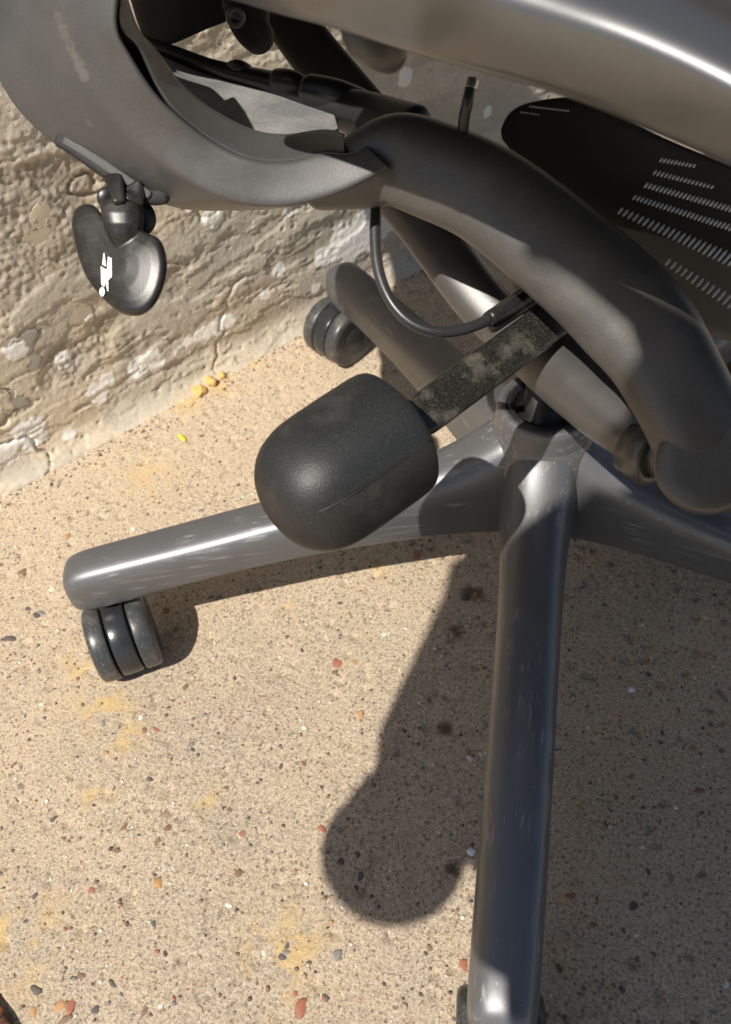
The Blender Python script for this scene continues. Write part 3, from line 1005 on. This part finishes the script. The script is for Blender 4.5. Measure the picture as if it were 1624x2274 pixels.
# -- seat frame: rolled rim crossing the upper right, bulging boss below it
S_low = [(250, -60, .41), (400, -8, .405), (520, 26, .40), (640, 62, .386), (760, 98, .372), (900, 142, .356), (1037, 178, .344), (1187, 222, .336), (1312, 266, .332), (1462, 330, .329), (1640, 405, .319), (1850, 500, .308)]
S_frt = [(300, -120, .372), (480, -70, .368), (640, -20, .362), (780, 0, .352), (930, 40, .338), (1060, 80, .326), (1200, 110, .316), (1330, 145, .308), (1480, 205, .300), (1660, 290, .291), (1860, 390, .282)]
S_mid = [(360, -220, .352), (560, -170, .345), (740, -130, .335), (900, -90, .324), (1060, -45, .313), (1200, -5, .305), (1320, 38, .298), (1450, 92, .291), (1580, 158, .284), (1720, 240, .277), (1880, 335, .270)]
S_top = [(520, -330, .345), (720, -280, .338), (900, -220, .33), (1060, -180, .322), (1220, -130, .313), (1360, -85, .306), (1480, -35, .299), (1600, 25, .292), (1720, 95, .285), (1850, 185, .278), (1980, 280, .272)]
S_bk = [(700, -420, .38), (900, -360, .375), (1080, -300, .37), (1250, -230, .36), (1400, -170, .35), (1530, -120, .34), (1650, -60, .33), (1760, 10, .32), (1880, 90, .31), (2000, 180, .30), (2100, 260, .29)]
S_und = [(500, -200, .45), (640, -150, .445), (760, -90, .44), (880, -40, .432), (1000, 10, .422), (1120, 60, .41), (1250, 110, .398), (1380, 160, .386), (1520, 220, .372), (1700, 310, .352), (1900, 420, .33)]
SK = 0.77
seat = rails('seat_frame', [[(x, y, d_ * SK) for x, y, d_ in r_] for r_ in (S_low, S_frt, S_mid, S_top, S_bk, S_und)], M['seat'], chair, n=40, sub=2, sup=0.22)
sweep('frame_boss', [at(790, 20, .296), at(815, 70, .296), at(845, 106, .298), at(868, 118, .30)], [(0.007, 0.004), (0.0088, 0.0045), (0.0066, 0.004)], M['yoke'], seat, n=12, k=20, cap_round=0.006)

DZ = 0.476
DECK = [(-0.1699, 0.272), (-0.1604, 0.4252), (-0.1114, 0.519), (-0.0114, 0.604), (0.2886, 0.684), (0.6086, 0.504), (0.58, 0.13), (0.2301, 0.138), (0.0801, 0.192), (0.0301, 0.2296), (-0.0199, 0.2546), (-0.06, 0.2686), (-0.09, 0.2766)]  # unseen slab added at seat height, outline shaped for the shade it casts
bm = bmesh.new()
f0 = bm.faces.new([bm.verts.new((x - SX * DZ, y - SY * DZ, DZ)) for x, y in DECK])
ext = bmesh.ops.extrude_face_region(bm, geom=[f0])
for v in ext['geom']:
    if isinstance(v, bmesh.types.BMVert):
        v.co.z += 0.014
bmesh.ops.recalc_face_normals(bm, faces=bm.faces)
me = bpy.data.meshes.new('seat_shade_slab')
bm.to_mesh(me)
bm.free()
o = link('seat_shade_slab', me, M['dark'], chair, smooth=False)
bv = o.modifiers.new('bevel', 'BEVEL')
bv.width = 0.005
bv.segments = 3

# -- seat mesh panel under the rim with strands painted pale for the sunlight bands
panel = rails('seat_mesh', [[(1112, 290, .44), (1130, 250, .44), (1180, 226, .436), (1300, 220, .425), (1462, 300, .405), (1700, 400, .385)],
                            [(1116, 310, .442), (1150, 350, .446), (1240, 432, .443), (1370, 500, .432), (1500, 535, .424), (1750, 640, .41)],
                            [(1116, 310, .452), (1150, 350, .456), (1240, 432, .453), (1370, 500, .442), (1500, 535, .434), (1750, 640, .42)],
                            [(1112, 290, .45), (1130, 250, .45), (1180, 226, .446), (1300, 220, .435), (1462, 300, .415), (1700, 400, .395)]], M['dark'], chair, n=28, sub=1, sup=0.06)
rails('seat_pan', [[(1340, 470, .47), (1480, 500, .46), (1720, 560, .45)], [(1420, 700, .47), (1560, 740, .46), (1760, 800, .45)], [(1420, 700, .49), (1560, 740, .48), (1760, 800, .47)], [(1340, 470, .49), (1480, 500, .48), (1720, 560, .47)]], M['pan'], chair, n=10, sub=1, sup=0.05)


def strand_row(name, x0, y0, x1, y1, n, h0, h1, d0, d1, w0):
    bm = bmesh.new()
    for i in range(n):
        t = i / (n - 1)
        x, y, hh, dd = x0 + (x1 - x0) * t, y0 + (y1 - y0) * t, h0 + (h1 - h0) * t, d0 + (d1 - d0) * t
        a, b = at(x - hh * 0.42, y + hh * 0.5, dd), at(x + hh * 0.42, y - hh * 0.5, dd)
        ax = (b - a).normalized()
        vdr = (a - CAM).normalized()
        sx = ax.cross(vdr).normalized()
        w = w0 * 0.75
        rings = []
        for p, g in ((a, .3), (a.lerp(b, .25), 1), (a.lerp(b, .75), 1), (b, .3)):
            rings.append([bm.verts.new(p + sx * (w * g * math.cos(q * math.pi / 3)) + vdr * (w * g * math.sin(q * math.pi / 3))) for q in range(6)])
        for r0, r1 in zip(rings, rings[1:]):
            for q in range(6):
                bm.faces.new((r0[q], r0[(q + 1) % 6], r1[(q + 1) % 6], r1[q]))
        bm.faces.new(rings[0][::-1])
        bm.faces.new(rings[-1])
    bmesh.ops.recalc_face_normals(bm, faces=bm.faces)
    me = bpy.data.meshes.new(name)
    bm.to_mesh(me)
    bm.free()
    o = link(name, me, M['strand'], panel)
    o['kind'] = 'stuff'
    return o


for a in ((1469, 355, 1542, 368, 10, 10, 8, .388, .382, .00055), (1455, 383, 1582, 415, 16, 11, 8, .393, .386, .0006), (1436, 411, 1650, 471, 26, 12, 13, .398, .388, .0007),
          (1410, 438, 1650, 514, 29, 11, 14, .404, .392, .0007), (1378, 468, 1650, 588, 25, 15, 28, .41, .398, .0009), (1484, 582, 1650, 688, 15, 15, 26, .44, .43, .0009),
          (1178, 236, 1262, 246, 16, 4, 4, .43, .423, .0005), (1158, 249, 1196, 254, 7, 4, 3, .434, .43, .0004)):
    strand_row('sun_band_strand', *a)

# -- unseen arm pad and added shade panel behind the viewpoint, shaped for their shadows
PADH = 0.617
sh = Vector((-SX, -SY)) * PADH


def pad_pt(x, y):
    return Vector((x + sh.x, y + sh.y, PADH))


sweep('arm_pad', [pad_pt(-0.0726, -0.2345), pad_pt(-0.0695, -0.2235), pad_pt(-0.0663, -0.2086)], [(0.046, 0.011), (0.0455, 0.012), (0.040, 0.011)], M['black'], chair, n=20, k=24, ex=2.6, ref=Vector((0, 0, 1)), cap_round=0.042)
sweep('arm_bracket', [pad_pt(-0.066, -0.214) - Vector((0, 0, 0.012)), pad_pt(-0.05, -0.206) - Vector((0, 0, 0.03)), pad_pt(-0.02, -0.19) - Vector((0, 0, 0.04))], [(0.014, 0.012)], M['armpaint'], chair, n=10, k=16, ref=Vector((0, 0, 1)))
SHADE = [(0.036, -0.42), (0.0283, -0.24), (-0.0149, -0.226), (-0.0391, -0.2047), (-0.092, -0.1731), (-0.0937, -0.143), (-0.0765, -0.0779), (-0.064, -0.027), (-0.0622, 0.0043), (-0.0421, 0.0181), (-0.037, -0.010), (0.0026, -0.0316), (0.022, 0.0108), (0.0514, 0.04), (0.0745, 0.058), (0.0883, 0.0548), (0.1112, 0.0692), (0.1263, 0.0912), (0.1218, 0.1144), (0.0932, 0.1446), (0.0789, 0.1468), (0.0918, 0.1542), (0.1138, 0.1357), (0.1288, 0.1254), (0.1458, 0.1132), (0.1663, 0.0985), (0.2243, 0.064), (0.3129, 0.036), (0.5829, 0.026), (0.62, -0.2), (0.58, -0.42)]
bpts = []
for (x, y) in SHADE:                                   # added panel's outline: wanted shade areas carried back along the sun's rays
    t = (y + 0.60) / SY
    bpts.append(Vector((x - SX * t, -0.60, t)))
bm = bmesh.new()
f0 = bm.faces.new([bm.verts.new(p) for p in bpts])
ext = bmesh.ops.extrude_face_region(bm, geom=[f0])
for v in ext['geom']:
    if isinstance(v, bmesh.types.BMVert):
        v.co.y -= 0.018
bmesh.ops.recalc_face_normals(bm, faces=bm.faces)
me = bpy.data.meshes.new('shade_panel')
bm.to_mesh(me)
bm.free()
o = link('shade_panel', me, M['dark'], chair, smooth=False)
bv = o.modifiers.new('bevel', 'BEVEL')
bv.width = 0.005
bv.segments = 3

# ------------------------------------------------------------------ small litter on the ground
def lump(name, px, py, r, mat, label, cat, seed, group=None, flat=0.75, sx=1.0):
    mm = rock_mesh(name, seed, flat, 3, 0.3)
    mm.materials.append(mat)
    o = bpy.data.objects.new(name, mm)
    col.objects.link(o)
    p = atz(px, py, 0)
    o.location = (p.x, p.y, ground_z(p.x, p.y) + r * flat * 0.7)
    o.scale = (r * sx, r, r)
    o.rotation_euler = (0, 0, seed)
    tag(o, label, cat, group)
    return o


lump('foam_crumb', 444, 872, .0068, M['yellow_foam'], 'largest ochre foam crumb, the one farthest from the wall foot', 'crumb', 3, 'ochre crumbs near the wall foot')
lump('foam_crumb', 471, 852, .0062, M['yellow_foam'], 'middle ochre foam crumb of the three near the wall foot', 'crumb', 5, 'ochre crumbs near the wall foot')
lump('foam_crumb', 493, 838, .0042, M['yellow_foam'], 'smallest ochre foam crumb, closest to the wall foot', 'crumb', 8, 'ochre crumbs near the wall foot')
p0, p1 = atz(396, 966, 0.002), atz(411, 979, 0.002)
o = sweep('plastic_sliver', [p0, p0.lerp(p1, .5) + Vector((0, 0, .001)), p1], [(0.0016, 0.0006)], M['yellow_plastic'], None, n=6, k=10, ex=4, ref=Vector((0, 0, 1)))
tag(o, 'bright yellow plastic sliver lying on the concrete near the wall', 'sliver')
st = [atz(115, 1063, .002), atz(111, 1080, .0016), atz(127, 1082, .0016), atz(131, 1065, .002)]
o = sweep('metal_staple', [st[0], st[0].lerp(st[1], .9), st[1], st[1].lerp(st[2], .1), st[1].lerp(st[2], .9), st[2], st[2].lerp(st[3], .1), st[3]], [(0.0005, 0.0005)], M['steel'], None, n=40, k=8, ref=Vector((0, 0, 1)), sub=0)
tag(o, 'tiny steel staple lying on the concrete by the wall', 'staple')
lump('paint_chip', 1046, 1893, .0026, M['chip'], 'small bluish-white paint chip beside the foremost chair leg', 'paint chip', 4, flat=0.3)
lump('paint_chip', 1402, 1532, .0024, M['chip'], 'small white chip lying in the shade right of the foremost leg', 'paint chip', 6, flat=0.3)
# rusty iron edge at the lower left corner
k = NT('rust')
c = k.mix(k.ramp(k.noise(160, 4, 0.7), [(0.4, 0.0), (0.62, 1.0)]), (0.03, 0.016, 0.01), (0.32, 0.12, 0.03))
c = k.mix(k.ramp(k.noise(90, 4), [(0.6, 0.0), (0.68, 1.0)]), c, (0.62, 0.42, 0.12))
k.bump(k.noise(300, 5, 0.7), 0.7, 0.002)
M['rust'] = k.set(Base_Color=c, Roughness=0.85)
o = sweep('rusty_plate', [atz(-75, 2250, .003), atz(-42, 2280, .003), atz(-18, 2325, .003), atz(-10, 2380, .003)], [(0.014, 0.0035)], M['rust'], None, n=16, k=20, ex=3.5, ref=Vector((0, 0, 1)))
tag(o, 'rusty iron edge poking in at the lower left corner', 'iron plate')
